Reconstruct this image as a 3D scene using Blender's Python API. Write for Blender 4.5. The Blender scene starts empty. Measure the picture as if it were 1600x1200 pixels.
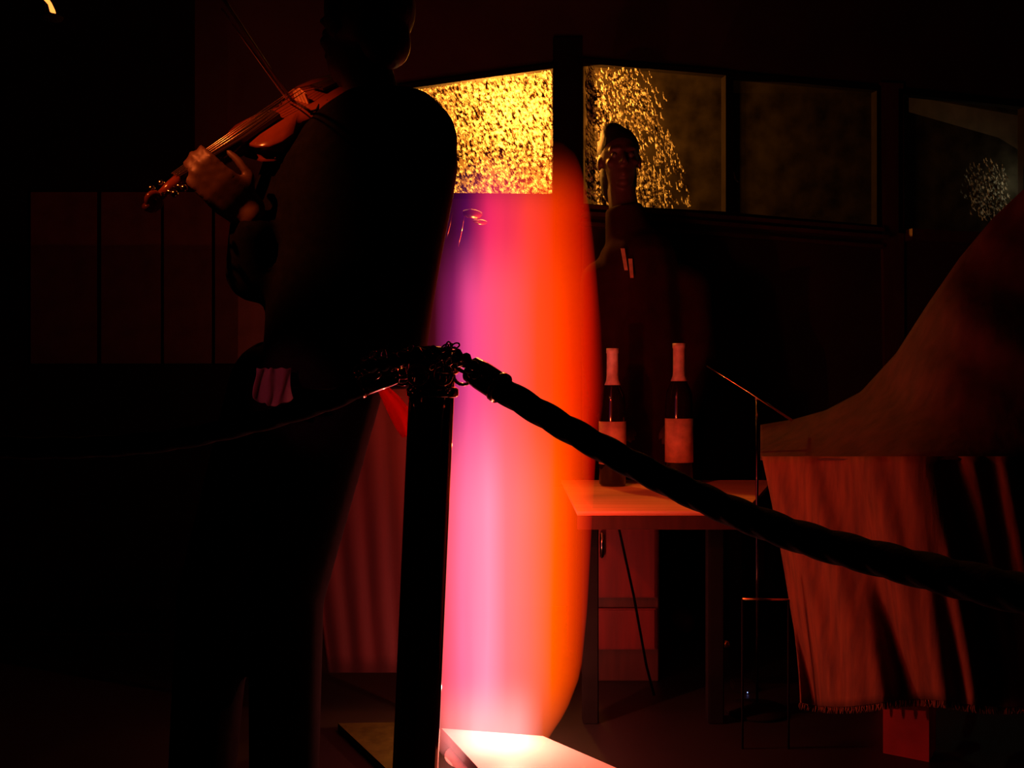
import bpy, bmesh, math, random
from mathutils import Vector, Matrix, Quaternion
random.seed(7)
S = bpy.context.scene
COL = S.collection
F, CX, CY, EYE = 1500.0, 800.0, 600.0, 0.95

# ------------------------------------------------------------ camera, world, lights, exposure
cam_d = bpy.data.cameras.new('camera'); cam = bpy.data.objects.new('camera', cam_d); COL.objects.link(cam)
cam.location = (0, 0, EYE); cam.rotation_euler = (math.radians(90), 0, 0)
cam_d.sensor_width = 36; cam_d.lens = F / 1600 * 36; cam_d.clip_start = 0.05
S.camera = cam
S.view_settings.view_transform = 'Standard'; S.view_settings.look = 'None'
S.view_settings.gamma = 1; S.view_settings.use_curve_mapping = False; S.view_settings.exposure = 0.0
W = bpy.data.worlds.new('world'); S.world = W; W.use_nodes = True
W.node_tree.nodes['Background'].inputs[0].default_value = (0.05, 0.012, 0.008, 1)
W.node_tree.nodes['Background'].inputs[1].default_value = 0.006

def P(px, py, Y):                       # a point of the room seen at that pixel, Y metres away
    return Vector(((px - CX) / F * Y, Y, EYE - (py - CY) / F * Y))
def G(px, py, z=0.0):                   # a point on a level at height z
    Y = (EYE - z) * F / (py - CY); return P(px, py, Y)
def WY(px, off=0.0): return (4.05 + off) / (1 - 0.3 * (px - CX) / F)
def WP(px, py, off=0.0): return P(px, py, WY(px, off))    # a point of the window wall

def lamp(name, kind, loc, color, power, radius=0.0, aim=None, angle=60, blend=0.6):
    d = bpy.data.lights.new(name, kind); d.color = color; d.energy = power
    d.shadow_soft_size = radius
    o = bpy.data.objects.new(name, d); COL.objects.link(o); o.location = loc
    if kind == 'SPOT': d.spot_size = math.radians(angle); d.spot_blend = blend
    if aim is not None: o.rotation_euler = (Vector(aim) - Vector(loc)).to_track_quat('-Z', 'Y').to_euler()
    return o
ORANGE = (1, 0.13, 0.01); RED = (1, 0.03, 0.01); PINK = (1, 0.10, 0.30)
lamp('column_lamp_low', 'POINT', P(800, 1080, 2.46), (1, .21, .14), 7.0)
lamp('column_lamp_middle', 'POINT', P(800, 700, 2.46), (1, .07, .012), 6.0)
lamp('column_lamp_high', 'POINT', P(800, 430, 2.46), RED, 3.6)
lamp('glint_fill_amber', 'POINT', P(747, 362, 2.40), (1, .6, .14), 0.9)  # added amber lamp, only there to brighten the gold glint pieces
lamp('sodium_lamp', 'POINT', WP(785, 190, 0.24), (1, 0.33, 0.035), 160, 0.04)
lamp('yard_lamp', 'POINT', WP(1555, 295, 0.14), (1, .95, 0.6), 0.45)
lamp('stage_spot_left', 'SPOT', (-1.3, 0.9, 2.3), (1, .15, .025), 130, 0.02, P(350, 230, 1.9), 20)
lamp('hip_fill_spot', 'SPOT', (-1.0, 0.7, 1.3), (1, .10, .18), 16, 0.02, P(428, 602, 1.8), 9)  # unseen spot added to brighten the cloth at the hip

# ------------------------------------------------------------ materials
def mat(name, col, rough=0.6, metal=0.0, scale=12.0, vary=0.25, bump=0.0, sheen=0.0, spec=0.5, stretch=(1,1,1), trans=0.0):
    m = bpy.data.materials.new(name); m.use_nodes = True; nt = m.node_tree; n = nt.nodes; L = nt.links
    b = n['Principled BSDF']; tc = n.new('ShaderNodeTexCoord'); mp = n.new('ShaderNodeMapping'); nz = n.new('ShaderNodeTexNoise')
    mp.inputs['Scale'].default_value = stretch; nz.inputs['Scale'].default_value = scale; nz.inputs['Detail'].default_value = 4
    L.new(tc.outputs['Object'], mp.inputs[0]); L.new(mp.outputs[0], nz.inputs['Vector'])
    r = n.new('ShaderNodeValToRGB')
    lo = [c * (1 - vary) for c in col]; hi = [min(1, c * (1 + vary)) for c in col]
    r.color_ramp.elements[0].color = (*lo, 1); r.color_ramp.elements[1].color = (*hi, 1)
    r.color_ramp.elements[0].position = .3; r.color_ramp.elements[1].position = .7
    L.new(nz.outputs['Fac'], r.inputs[0]); L.new(r.outputs[0], b.inputs['Base Color'])
    b.inputs['Roughness'].default_value = rough; b.inputs['Metallic'].default_value = metal
    b.inputs['Specular IOR Level'].default_value = spec
    b.inputs['Transmission Weight'].default_value = trans
    if sheen: b.inputs['Sheen Weight'].default_value = sheen
    if bump:
        bp = n.new('ShaderNodeBump'); bp.inputs['Strength'].default_value = bump; bp.inputs['Distance'].default_value = .01
        L.new(nz.outputs['Fac'], bp.inputs['Height']); L.new(bp.outputs[0], b.inputs['Normal'])
    return m
def emis(name, col, s):
    m = bpy.data.materials.new(name); m.use_nodes = True; b = m.node_tree.nodes['Principled BSDF']
    b.inputs['Base Color'].default_value = (*col, 1); b.inputs['Emission Color'].default_value = (*col, 1)
    b.inputs['Emission Strength'].default_value = s; return m

M = dict(
    floor=mat('dark_floor', (.012, .010, .009), .45, scale=5, bump=.1),
    wall=mat('dark_wall', (.05, .03, .025), .8, scale=4),
    black=mat('black_paint', (.008, .006, .005), .9, spec=.08),
    frame=mat('brown_wood', (.10, .05, .025), .5, stretch=(1, 1, .1), scale=30),
    velvet=mat('black_velvet', (.004, .003, .003), .95, spec=.15, scale=60, bump=.2),
    chrome=mat('dark_chrome', (.28, .24, .20), .07, 1.0, vary=.05),
    steel=mat('bright_chrome', (.75, .62, .5), .15, 1.0, vary=.05),
    brass=mat('brass', (.85, .55, .15), .2, 1.0),
    jacket=mat('black_cloth', (.006, .005, .005), .95, spec=.04, scale=50),
    skin=mat('skin', (.085, .04, .026), .5, scale=8, vary=.1),
    hair=mat('dark_hair', (.01, .007, .005), .6, scale=60, stretch=(1, 1, .1), bump=.3),
    varnish=mat('violin_varnish', (.16, .035, .012), .18, scale=20, stretch=(1, .1, 1)),
    ebony=mat('ebony', (.03, .015, .01), .2),
    string=mat('string_metal', (.9, .7, .5), .25, 1.0),
    plinth=mat('pale_plinth', (.75, .68, .62), .5, scale=6, vary=.08),
    tabletop=mat('pale_tabletop', (.9, .42, .2), .6, scale=6, vary=.15, stretch=(.3, 6, 1)),
    wood=mat('dark_wood', (.06, .014, .008), .5, scale=10, stretch=(4, 1, .5)),
    redwood=mat('red_painted_wood', (.13, .008, .005), .6, scale=10, stretch=(4, 4, .4)),
    coat=mat('dark_red_coat', (.035, .008, .006), .95, spec=.05),
    panel=mat('brown_panel', (.10, .06, .05), .8),
    redleg=mat('red_leg_paint', (.5, .02, .015), .6),
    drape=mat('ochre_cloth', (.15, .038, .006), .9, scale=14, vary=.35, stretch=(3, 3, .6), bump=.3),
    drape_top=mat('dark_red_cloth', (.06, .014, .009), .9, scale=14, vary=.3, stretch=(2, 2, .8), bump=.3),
    screen=mat('red_cloth', (.045, .003, .003), .85, scale=9, stretch=(3, 3, .3)),
    swag=mat('red_swag', (.55, .05, .03), .7, scale=9),
    scarf=mat('pale_cloth', (.65, .4, .42), .8, scale=20),
    bottle=mat('dark_bottle_glass', (.012, .006, .004), .08),
    label=mat('pale_label', (.8, .4, .25), .6, scale=30, vary=.25),
    foil=mat('pale_foil', (.8, .55, .45), .4, scale=40),
    mat=mat('olive_lit_floor', (.05, .07, .01), .95, spec=.03, scale=30),
    beam=mat('grey_beam', (.15, .12, .08), .8),
)
# glass pane: clear, with a slight fogging that catches the lamp behind it
def pane_material(lo, hi):
    m = bpy.data.materials.new('fogged_glass'); m.use_nodes = True; nt = m.node_tree; n = nt.nodes; L = nt.links; n.clear()
    out = n.new('ShaderNodeOutputMaterial'); tr = n.new('ShaderNodeBsdfTransparent'); tl = n.new('ShaderNodeBsdfTranslucent')
    tr.inputs[0].default_value = (.9, .9, .9, 1); tl.inputs[0].default_value = (.9, .75, .55, 1)
    nz = n.new('ShaderNodeTexNoise'); nz.inputs['Scale'].default_value = 9; nz.inputs['Detail'].default_value = 6
    tc = n.new('ShaderNodeTexCoord'); L.new(tc.outputs['Object'], nz.inputs['Vector'])
    mr = n.new('ShaderNodeMapRange'); mr.inputs['From Min'].default_value = .3; mr.inputs['From Max'].default_value = .75
    mr.inputs['To Min'].default_value = lo; mr.inputs['To Max'].default_value = hi
    L.new(nz.outputs['Fac'], mr.inputs[0]); mx = n.new('ShaderNodeMixShader')
    L.new(mr.outputs[0], mx.inputs[0]); L.new(tr.outputs[0], mx.inputs[1]); L.new(tl.outputs[0], mx.inputs[2]); L.new(mx.outputs[0], out.inputs[0])
    return m
def drop_material():
    m = bpy.data.materials.new('water_drop'); m.use_nodes = True; nt = m.node_tree; n = nt.nodes; L = nt.links; n.clear()
    out = n.new('ShaderNodeOutputMaterial'); tl = n.new('ShaderNodeBsdfTranslucent'); gl = n.new('ShaderNodeBsdfGlossy')
    nz = n.new('ShaderNodeTexNoise'); nz.inputs['Scale'].default_value = 70
    tc = n.new('ShaderNodeTexCoord'); L.new(tc.outputs['Object'], nz.inputs['Vector'])
    r = n.new('ShaderNodeValToRGB'); r.color_ramp.elements[0].position = .38; r.color_ramp.elements[1].position = .62
    r.color_ramp.elements[0].color = (.16, .11, .07, 1); r.color_ramp.elements[1].color = (1, 1, .95, 1)
    L.new(nz.outputs['Fac'], r.inputs[0]); L.new(r.outputs[0], tl.inputs[0]); gl.inputs['Roughness'].default_value = .2
    mx = n.new('ShaderNodeMixShader'); mx.inputs[0].default_value = .05
    L.new(tl.outputs[0], mx.inputs[1]); L.new(gl.outputs[0], mx.inputs[2]); L.new(mx.outputs[0], out.inputs[0])
    return m
def thin_cloth(name, col):
    m = bpy.data.materials.new(name); m.use_nodes = True; nt = m.node_tree; n = nt.nodes; L = nt.links; n.clear()
    out = n.new('ShaderNodeOutputMaterial'); tl = n.new('ShaderNodeBsdfTranslucent'); df = n.new('ShaderNodeBsdfDiffuse'); mx = n.new('ShaderNodeMixShader'); mx.inputs[0].default_value = .2
    wv = n.new('ShaderNodeTexNoise'); wv.inputs['Scale'].default_value = 300; r = n.new('ShaderNodeValToRGB')
    r.color_ramp.elements[0].color = (*[c * .7 for c in col], 1); r.color_ramp.elements[1].color = (*col, 1)
    L.new(wv.outputs['Fac'], r.inputs[0]); L.new(r.outputs[0], tl.inputs[0]); L.new(r.outputs[0], df.inputs[0])
    L.new(tl.outputs[0], mx.inputs[1]); L.new(df.outputs[0], mx.inputs[2]); L.new(mx.outputs[0], out.inputs[0]); return m
M['swag'] = thin_cloth('thin_red_cloth', (1, .12, .06)); M['scarf'] = thin_cloth('thin_pale_cloth', (.7, .5, .5))
M['pane'] = pane_material(.02, .07); M['clear_pane'] = pane_material(.004, .022); M['drop'] = drop_material()

# ------------------------------------------------------------ builders
def empty(name, loc, label=None, cat=None, group=None, kind=None):
    o = bpy.data.objects.new(name, None); COL.objects.link(o); o.location = loc; o.empty_display_size = .05
    tag(o, label, cat, group, kind); return o
def tag(o, label=None, cat=None, group=None, kind=None):
    if label: o['label'] = label
    if cat: o['category'] = cat
    if group: o['group'] = group
    if kind: o['kind'] = kind
    return o
def link(name, bm, m, parent=None, smooth=True, origin=None):
    """bmesh in world coordinates -> one object; origin at its own middle"""
    if origin is None:
        vs = [v.co for v in bm.verts]
        lo = Vector([min(v[i] for v in vs) for i in range(3)]); hi = Vector([max(v[i] for v in vs) for i in range(3)])
        origin = Vector(((lo.x + hi.x) / 2, (lo.y + hi.y) / 2, lo.z))
    bmesh.ops.translate(bm, verts=bm.verts[:], vec=-Vector(origin))
    bmesh.ops.recalc_face_normals(bm, faces=bm.faces[:])
    me = bpy.data.meshes.new(name); bm.to_mesh(me); bm.free(); me.materials.append(m)
    if smooth: me.polygons.foreach_set('use_smooth', [True] * len(me.polygons))
    o = bpy.data.objects.new(name, me); COL.objects.link(o)
    wp = Vector(origin)
    if parent is not None:
        o.parent = parent; q = parent; off = Vector((0, 0, 0))
        while q is not None: off += q.location; q = q.parent
        wp = wp - off
    o.location = wp; return o
def box(bm, lo, hi, bev=0.0, mtx=None):
    r = bmesh.ops.create_cube(bm, size=1)['verts']; lo = Vector(lo); hi = Vector(hi)
    for v in r: v.co = Vector([lo[i] + (v.co[i] + .5) * (hi[i] - lo[i]) for i in range(3)])
    if bev:
        es = list({e for v in r for e in v.link_edges})
        g = bmesh.ops.bevel(bm, geom=es, offset=bev, segments=2, affect='EDGES'); r = list({v for f in g['faces'] for v in f.verts} | {v for v in r if v.is_valid})
    if mtx is not None:
        for v in r: v.co = mtx @ v.co
    return bm
def prism(bm, quad_front, depth):
    """polygon (world points) given thickness along vector depth"""
    a = [bm.verts.new(p) for p in quad_front]; b = [bm.verts.new(Vector(p) + Vector(depth)) for p in quad_front]
    bm.faces.new(a); bm.faces.new(b[::-1])
    for i in range(len(a)):
        j = (i + 1) % len(a); bm.faces.new((a[i], b[i], b[j], a[j]))
    return bm
def tube(bm, pts, radii, seg=12, flat=None, caps=True, fn=None):
    pts = [Vector(p) for p in pts]; n = len(pts)
    if not hasattr(radii, '__len__'): radii = [radii] * n
    rings = []; prev = None
    for i, p in enumerate(pts):
        t = (pts[min(i + 1, n - 1)] - pts[max(i - 1, 0)]).normalized()
        if prev is None:
            a = Vector((0, 1, 0)) if abs(t.y) < .9 else Vector((0, 0, 1)); u = (a - t * a.dot(t)).normalized()
        else: u = (prev - t * prev.dot(t)).normalized()
        prev = u; w = t.cross(u); ring = []
        for k in range(seg):
            th = 2 * math.pi * k / seg; r = radii[i]
            if fn: r *= fn(i, th)
            ru = r * (flat if flat else 1)
            ring.append(bm.verts.new(p + u * math.cos(th) * ru + w * math.sin(th) * r))
        rings.append(ring)
    for i in range(n - 1):
        for k in range(seg):
            bm.faces.new((rings[i][k], rings[i][(k + 1) % seg], rings[i + 1][(k + 1) % seg], rings[i + 1][k]))
    if caps: bm.faces.new(rings[0][::-1]); bm.faces.new(rings[-1])
    return bm
def lathe(bm, prof, c, seg=32, axis=None):
    c = Vector(c); q = Quaternion() if axis is None else Vector((0, 0, 1)).rotation_difference(Vector(axis))
    rings = [[bm.verts.new(c + q @ Vector((r * math.cos(2 * math.pi * k / seg), r * math.sin(2 * math.pi * k / seg), z))) for k in range(seg)] for r, z in prof]
    for i in range(len(rings) - 1):
        for k in range(seg): bm.faces.new((rings[i][k], rings[i][(k + 1) % seg], rings[i + 1][(k + 1) % seg], rings[i + 1][k]))
    bm.faces.new(rings[0][::-1]); bm.faces.new(rings[-1]); return bm
def ball(bm, c, r, q=None, seg=16):
    if not hasattr(r, '__len__'): r = (r, r, r)
    vs = bmesh.ops.create_uvsphere(bm, u_segments=seg, v_segments=seg // 2 + 2, radius=1)['verts']
    for v in vs:
        w = Vector((v.co.x * r[0], v.co.y * r[1], v.co.z * r[2])); v.co = Vector(c) + (q @ w if q else w)
def limb(bm, pts, radii):
    """tapered chain of rounded pieces; fused later by the remesh"""
    pts = [Vector(p) for p in pts]
    for i in range(len(pts) - 1):
        ps = [pts[i].lerp(pts[i + 1], t / 4) for t in range(5)]; rs = [radii[i] + (radii[i + 1] - radii[i]) * t / 4 for t in range(5)]
        tube(bm, ps, rs, 12)
    for p, r in zip(pts, radii): ball(bm, p, r, seg=12)
def spline(pts, n=10):
    pts = [Vector(p) for p in pts]; out = []
    for i in range(len(pts) - 1):
        a = pts[max(i - 1, 0)]; b = pts[i]; c = pts[i + 1]; d = pts[min(i + 2, len(pts) - 1)]
        for k in range(n):
            t = k / n
            out.append(.5 * ((2 * b) + (c - a) * t + (2 * a - 5 * b + 4 * c - d) * t * t + (3 * b - a - 3 * c + d) * t ** 3))
    out.append(pts[-1]); return out
def fuse(o, voxel=.007, it=4):
    r = o.modifiers.new('fuse', 'REMESH'); r.mode = 'VOXEL'; r.voxel_size = voxel; r.use_smooth_shade = True
    s = o.modifiers.new('soften', 'SMOOTH'); s.iterations = it; s.factor = .5
    return o

# ------------------------------------------------------------ setting: floor, ceiling, walls
b = bmesh.new(); box(b, (-4.5, -.6, -.06), (5.5, 6.6, 0)); tag(link('floor', b, M['floor'], smooth=False), 'dark floor', kind='structure')
b = bmesh.new(); box(b, (-4.5, -.6, 2.95), (5.5, 6.6, 3.05)); tag(link('ceiling', b, M['black'], smooth=False), 'dark ceiling', kind='structure')

def wall_piece(b, quad, off=0.0, depth=.035):
    n = Vector((-.3, 1, 0)).normalized()
    prism(b, [WP(x, y, off) for x, y in quad], n * depth)
WT = -60        # pixel row of the ceiling line, above the frame
# window openings in pixels: left, right, top-left, top-right, bottom-left, bottom-right
wins = [(560, 864, 150, 106, 300, 303), (910, 1134, 98, 118, 318, 331), (1146, 1370, 120, 142, 332, 352), (1411, 1600, 146, 168, 356, 372)]
b = bmesh.new()
xs = [300, 560]
wall_piece(b, [(300, -60), (560, -60), (560, 1100), (300, 1100)])
for i, (l, r, tl, tr, bl, br) in enumerate(wins):
    wall_piece(b, [(l, -60), (r, -60), (r, tr), (l, tl)])
    wall_piece(b, [(l, bl), (r, br), (r, 1100), (l, 1100)])
    nx = wins[i + 1][0] if i + 1 < len(wins) else 1900
    wall_piece(b, [(r, -60), (nx, -60), (nx, 1100), (r, 1100)])
wb = tag(link('wall_back', b, M['wall'], smooth=False), 'dark wall with a row of windows', kind='structure')
# lighter dado panels on the left, ending at a crisp lower line
b = bmesh.new(); box(b, (-4.4, 3.66, 0), (WP(300, 0).x + .01, 3.78, 2.95)); tag(link('wall_left', b, M['black'], smooth=False), 'black wall beyond the left opening', kind='structure')
for (x0, x1) in ((48, 150), (158, 250), (256, 330), (336, 420)):
    b = bmesh.new(); prism(b, [P(x0, 300, 3.65), P(x1, 300, 3.65), P(x1, 568, 3.65), P(x0, 568, 3.65)], (0, .008, 0))
    o = link('wall_panel', b, M['panel'], smooth=False); o.parent = bpy.data.objects['wall_left']; o.location -= bpy.data.objects['wall_left'].location
b = bmesh.new(); prism(b, [P(-300, 570, 3.62), P(410, 570, 3.62), P(410, 993, 3.62), P(-300, 993, 3.62)], (0, .03, 0))
o = link('dado', b, M['black'], smooth=False); tag(o, 'black low dado below the panels', kind='structure')
o.name = 'trim_1'

def drops(parent, region, count, size, seed, keep=lambda x, y: True, thick=.0016):
    """water drops on the pane: each drawn as a little zigzag light trail"""
    rnd = random.Random(seed); b = bmesh.new(); n = 0
    l, r, tl, tr, bl, br = region
    while n < count:
        x = rnd.uniform(l + 2, r - 3); f = (x - l) / (r - l); top = tl + (tr - tl) * f; bot = bl + (br - bl) * f
        y = rnd.uniform(top + 2, bot - 4)
        if not keep(x, y): n += 0.02; continue
        s = size * rnd.uniform(.7, 1.35); j = lambda: rnd.uniform(-.12, .12)
        path = [(0, 0), (.15 + j(), 1.1), (.35, 1.9 + j()), (.75 + j(), 2.1), (1.05, 2.7 + j()), (1.35, 2.4)]  # smeared light streak built into the drop's outline
        pts = [WP(x + px * s * .8, y + py * s * .8, -.008) for px, py in path]
        w = thick * rnd.uniform(.8, 1.5)
        tube(b, pts, [w * .8, w, w * 1.9, w, w * 1.6, w * .6], 4)
        n += 1
    o = link('water_drops', b, M['drop'], parent, smooth=False); o['kind'] = 'stuff'; o['label'] = 'gold-lit water beads on the glass, shaped like zigzag light trails'
    return o
def make_window(i, win):
    l, r, tl, tr, bl, br = win
    base = WP((l + r) / 2, (bl + br) / 2)
    e = empty('window_%d' % i, base, ['rain-beaded window glowing gold beside the black figure', 'rain-beaded window with a head in front of it',
        'dark window pane right of the thin mullion', 'window at far right with a pale green-white glow'][i - 1], kind='structure')
    b = bmesh.new(); prism(b, [WP(l, tl, .02), WP(r, tr, .02), WP(r, br, .02), WP(l, bl, .02)], (0, .006, 0))
    link('pane', b, M['pane' if i == 1 else 'clear_pane'], e, smooth=False)
    n = Vector((-.3, 1, 0)).normalized() * .04
    for q in (((l - 7, tl - 8), (r + 7, tr - 8), (r + 7, tr), (l - 7, tl)), ((l - 7, bl), (r + 7, br), (r + 7, br + 8), (l - 7, bl + 8)),
              ((l - 7, tl - 8), (l, tl), (l, bl), (l - 7, bl + 8)), ((r, tr), (r + 7, tr - 8), (r + 7, br + 8), (r, br))):
        b = bmesh.new(); prism(b, [WP(x, y, -.02) for x, y in q], n); link('window_frame', b, M['black'], e, smooth=False)
    return e
we = [make_window(i + 1, w) for i, w in enumerate(wins)]
drops(we[0], (562, 864, 150, 106, 300, 303), 6300, 3.5, 1, lambda x, y: True, .00125)
def k2(x, y):
    f = (x - 912) / 190; lean = (y - 100) / 220 * .35
    p = 1 - max(0, f - lean) * 1.7
    streak = .5 + .5 * math.sin((x - .62 * y) * .085)
    if x > 1090: p = 0
    return random.random() < p * (.25 + .75 * streak)
drops(we[1], (912, 1100, 98, 110, 318, 328), 1700, 5.2, 2, k2, .0014)
drops(we[2], (1143, 1156, 262, 264, 276, 280), 1, 8, 3)
def k4(x, y): return ((x - 1540) / 36) ** 2 + ((y - 295) / 50) ** 2 < random.random() * 1.1 + .1
drops(we[3], (1430, 1590, 180, 185, 345, 350), 330, 3.2, 4, k4)

# sill ledges catching the lamp, mullion and transom trim
for k, (dy, d) in enumerate(((6, .05), (19, .08), (32, .04))):
    b = bmesh.new(); n = Vector((-.3, 1, 0)).normalized() * -d
    prism(b, [WP(905, 316 + dy, 0), WP(1372, 352 + dy, 0), WP(1372, 358 + dy, 0), WP(905, 322 + dy, 0)], n)
    tag(link('trim_%d' % (k + 2), b, M['frame'], smooth=False), 'wooden window ledge', kind='structure')
b = bmesh.new(); prism(b, [WP(1372, 130, 0), WP(1408, 132, 0), WP(1410, 760, 0), WP(1382, 760, 0)], Vector((.005, -.018, 0)))
tag(link('trim_5', b, M['frame'], smooth=False), 'brown upright post between the windows', kind='structure')
b = bmesh.new(); prism(b, [WP(864, 60, 0), WP(908, 60, 0), WP(908, 760, 0), WP(864, 760, 0)], Vector((.004, -.014, 0)))
tag(link('trim_6', b, M['black'], smooth=False), 'dark upright post between the two golden windows', kind='structure')
b = bmesh.new(); prism(b, [WP(1411, 360, 0), WP(1700, 374, 0), WP(1700, 394, 0), WP(1411, 378, 0)], Vector((.02, -.06, 0)))
tag(link('trim_7', b, M['frame'], smooth=False), 'brown ledge under the right window', kind='structure')
# things outside: lantern by the pane, awning beams
e = empty('outdoor_lantern', WP(785, 190, .24), 'bright golden lantern glaring behind the leftmost rain-beaded window', 'lantern')
c = WP(785, 190, .24)
b = bmesh.new(); lathe(b, [(.05, .09), (.06, .10), (.03, .14), (.008, .16)], c, 16); link('lantern_cap', b, M['black'], e)
b = bmesh.new(); lathe(b, [(.02, -.14), (.045, -.12), (.045, -.10)], c, 16); link('lantern_base', b, M['black'], e)
b = bmesh.new(); box(b, c + Vector((-.012, -.012, -3.0 + .9)), c + Vector((.012, .012, -.13))); link('pole', b, M['black'], e)
b = bmesh.new(); prism(b, [WP(1420, 150, .35), WP(1700, 200, .35), WP(1700, 300, .35), WP(1560, 215, .35), WP(1420, 175, .35)], Vector((.3, .25, .05)))
tag(link('awning', b, M['beam'], smooth=False), 'dim slanting awning seen through the far right window', 'awning')

# ------------------------------------------------------------ glowing column on its plinth
colY = 2.46
e = empty('light_column', P(800, 1180, colY), 'tall glowing column of pink and orange misty light standing on pale plinth', 'light column')
left = [(225, 780), (250, 735), (285, 700), (330, 684), (400, 674), (520, 660), (700, 652), (900, 650), (1080, 652), (1150, 668), (1176, 690)]
right = [(225, 880), (240, 898), (255, 906), (285, 914), (330, 922), (400, 930), (520, 940), (620, 944), (700, 932), (800, 926), (950, 918), (1050, 908), (1110, 885), (1150, 858), (1176, 845)]
def interp(tab, y):
    for (a, xa), (b_, xb) in zip(tab, tab[1:]):
        if a <= y <= b_:
            t = (y - a) / (b_ - a); return xa + (xb - xa) * t
    return tab[-1][1] if y > tab[-1][0] else tab[0][1]
b = bmesh.new(); rings = []; SEG = 40
ys = [225, 232, 240, 250, 262, 275, 290, 310, 330] + list(range(360, 1100, 25)) + [1100, 1120, 1140, 1160, 1176]
for y in ys[::-1]:
    xl, xr = interp(left, y), interp(right, y); c = P((xl + xr) / 2, y, colY); h = (xr - xl) / 2 / F * colY
    rings.append([b.verts.new(c + Vector((math.cos(2 * math.pi * k / SEG) * h, math.sin(2 * math.pi * k / SEG) * max(.03, h) * .62, 0))) for k in range(SEG)])
for i in range(len(rings) - 1):
    for k in range(SEG): b.faces.new((rings[i][k], rings[i][(k + 1) % SEG], rings[i + 1][(k + 1) % SEG], rings[i + 1][k]))
b.faces.new(rings[0][::-1]); b.faces.new(rings[-1])
def glow_material():
    m = bpy.data.materials.new('glowing_mist'); m.use_nodes = True; nt = m.node_tree; n = nt.nodes; L = nt.links; n.clear()
    out = n.new('ShaderNodeOutputMaterial'); em = n.new('ShaderNodeEmission'); tc = n.new('ShaderNodeTexCoord'); sp = n.new('ShaderNodeSeparateXYZ')
    L.new(tc.outputs['Object'], sp.inputs[0])
    def math_(op, a, b_=None):
        q = n.new('ShaderNodeMath'); q.operation = op
        for i, v in enumerate((a, b_)):
            if v is None: continue
            if isinstance(v, (int, float)): q.inputs[i].default_value = v
            else: L.new(v, q.inputs[i])
        return q.outputs[0]
    def mr(v, a, b_, c=0, d=1):
        q = n.new('ShaderNodeMapRange'); L.new(v, q.inputs[0])
        for i, w in enumerate((a, b_, c, d)): q.inputs[i + 1].default_value = w
        q.interpolation_type = 'SMOOTHSTEP'; return q.outputs[0]
    # slow streaks running up the mist
    mp = n.new('ShaderNodeMapping'); mp.inputs['Scale'].default_value = (9, 2, .7); L.new(tc.outputs['Object'], mp.inputs[0])
    nz = n.new('ShaderNodeTexNoise'); nz.inputs['Scale'].default_value = 1.6; nz.inputs['Detail'].default_value = 3; L.new(mp.outputs[0], nz.inputs['Vector'])
    xw = math_('ADD', sp.outputs['X'], math_('MULTIPLY', math_('SUBTRACT', nz.outputs['Fac'], .5), .05))
    u = n.new('ShaderNodeMapRange'); L.new(xw, u.inputs[0]); u.inputs[1].default_value = -.24; u.inputs[2].default_value = .24
    def ramp(stops):
        r = n.new('ShaderNodeValToRGB'); cr = r.color_ramp
        while len(cr.elements) < len(stops): cr.elements.new(.5)
        for el, (px, c) in zip(cr.elements, stops):
            el.position = ((px - 800) / F * colY + .24) / .48
            el.color = (*[min(1, ((k / 255) ** 2.2 if k <= 255 else k / 255) * 0.4) for k in c], 1)
        L.new(u.outputs[0], r.inputs[0]); return r.outputs[0]
    top = ramp([(690, (60, 10, 40)), (730, (110, 20, 100)), (765, (330, 55, 120)), (825, (400, 78, 65)), (862, (420, 75, 0)), (905, (330, 40, 0)), (930, (150, 2, 0))])
    mid = ramp([(680, (90, 14, 40)), (706, (180, 45, 125)), (735, (330, 88, 165)), (790, (400, 100, 115)), (840, (430, 86, 40)), (870, (450, 84, 0)), (915, (360, 40, 0)), (940, (120, 2, 0))])
    low = ramp([(690, (500, 95, 110)), (722, (480, 140, 190)), (760, (480, 175, 215)), (790, (480, 140, 150)), (835, (480, 130, 100)), (868, (480, 118, 0)), (890, (480, 95, 0)), (925, (300, 20, 0))])
    hot = ramp([(690, (480, 150, 140)), (740, (700, 260, 255)), (810, (700, 245, 240)), (850, (500, 130, 60)), (900, (400, 60, 0))])
    z = sp.outputs['Z']      # 0 at the foot, about 1.56 at the top
    def mix(f, a, b_):
        q = n.new('ShaderNodeMix'); q.data_type = 'RGBA'; L.new(f, q.inputs['Factor']); L.new(a, q.inputs['A']); L.new(b_, q.inputs['B']); return q.outputs['Result']
    c1 = mix(mr(z, 1.15, 1.36), mid, top); c2 = mix(mr(z, .60, .95), low, c1); c3 = mix(mr(z, .02, .20), hot, c2)
    L.new(c3, em.inputs['Color'])
    s = math_('MULTIPLY', mr(z, 1.55, 1.38, .04, 1), math_('ADD', math_('MULTIPLY', nz.outputs['Fac'], .5), .75))
    L.new(math_('MULTIPLY', s, 2.5 / .36), em.inputs['Strength'])
    L.new(em.outputs[0], out.inputs['Volume']); return m
base = P(800, 1176, colY)
o = link('glowing_mist', b, glow_material(), e, origin=base)
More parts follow.
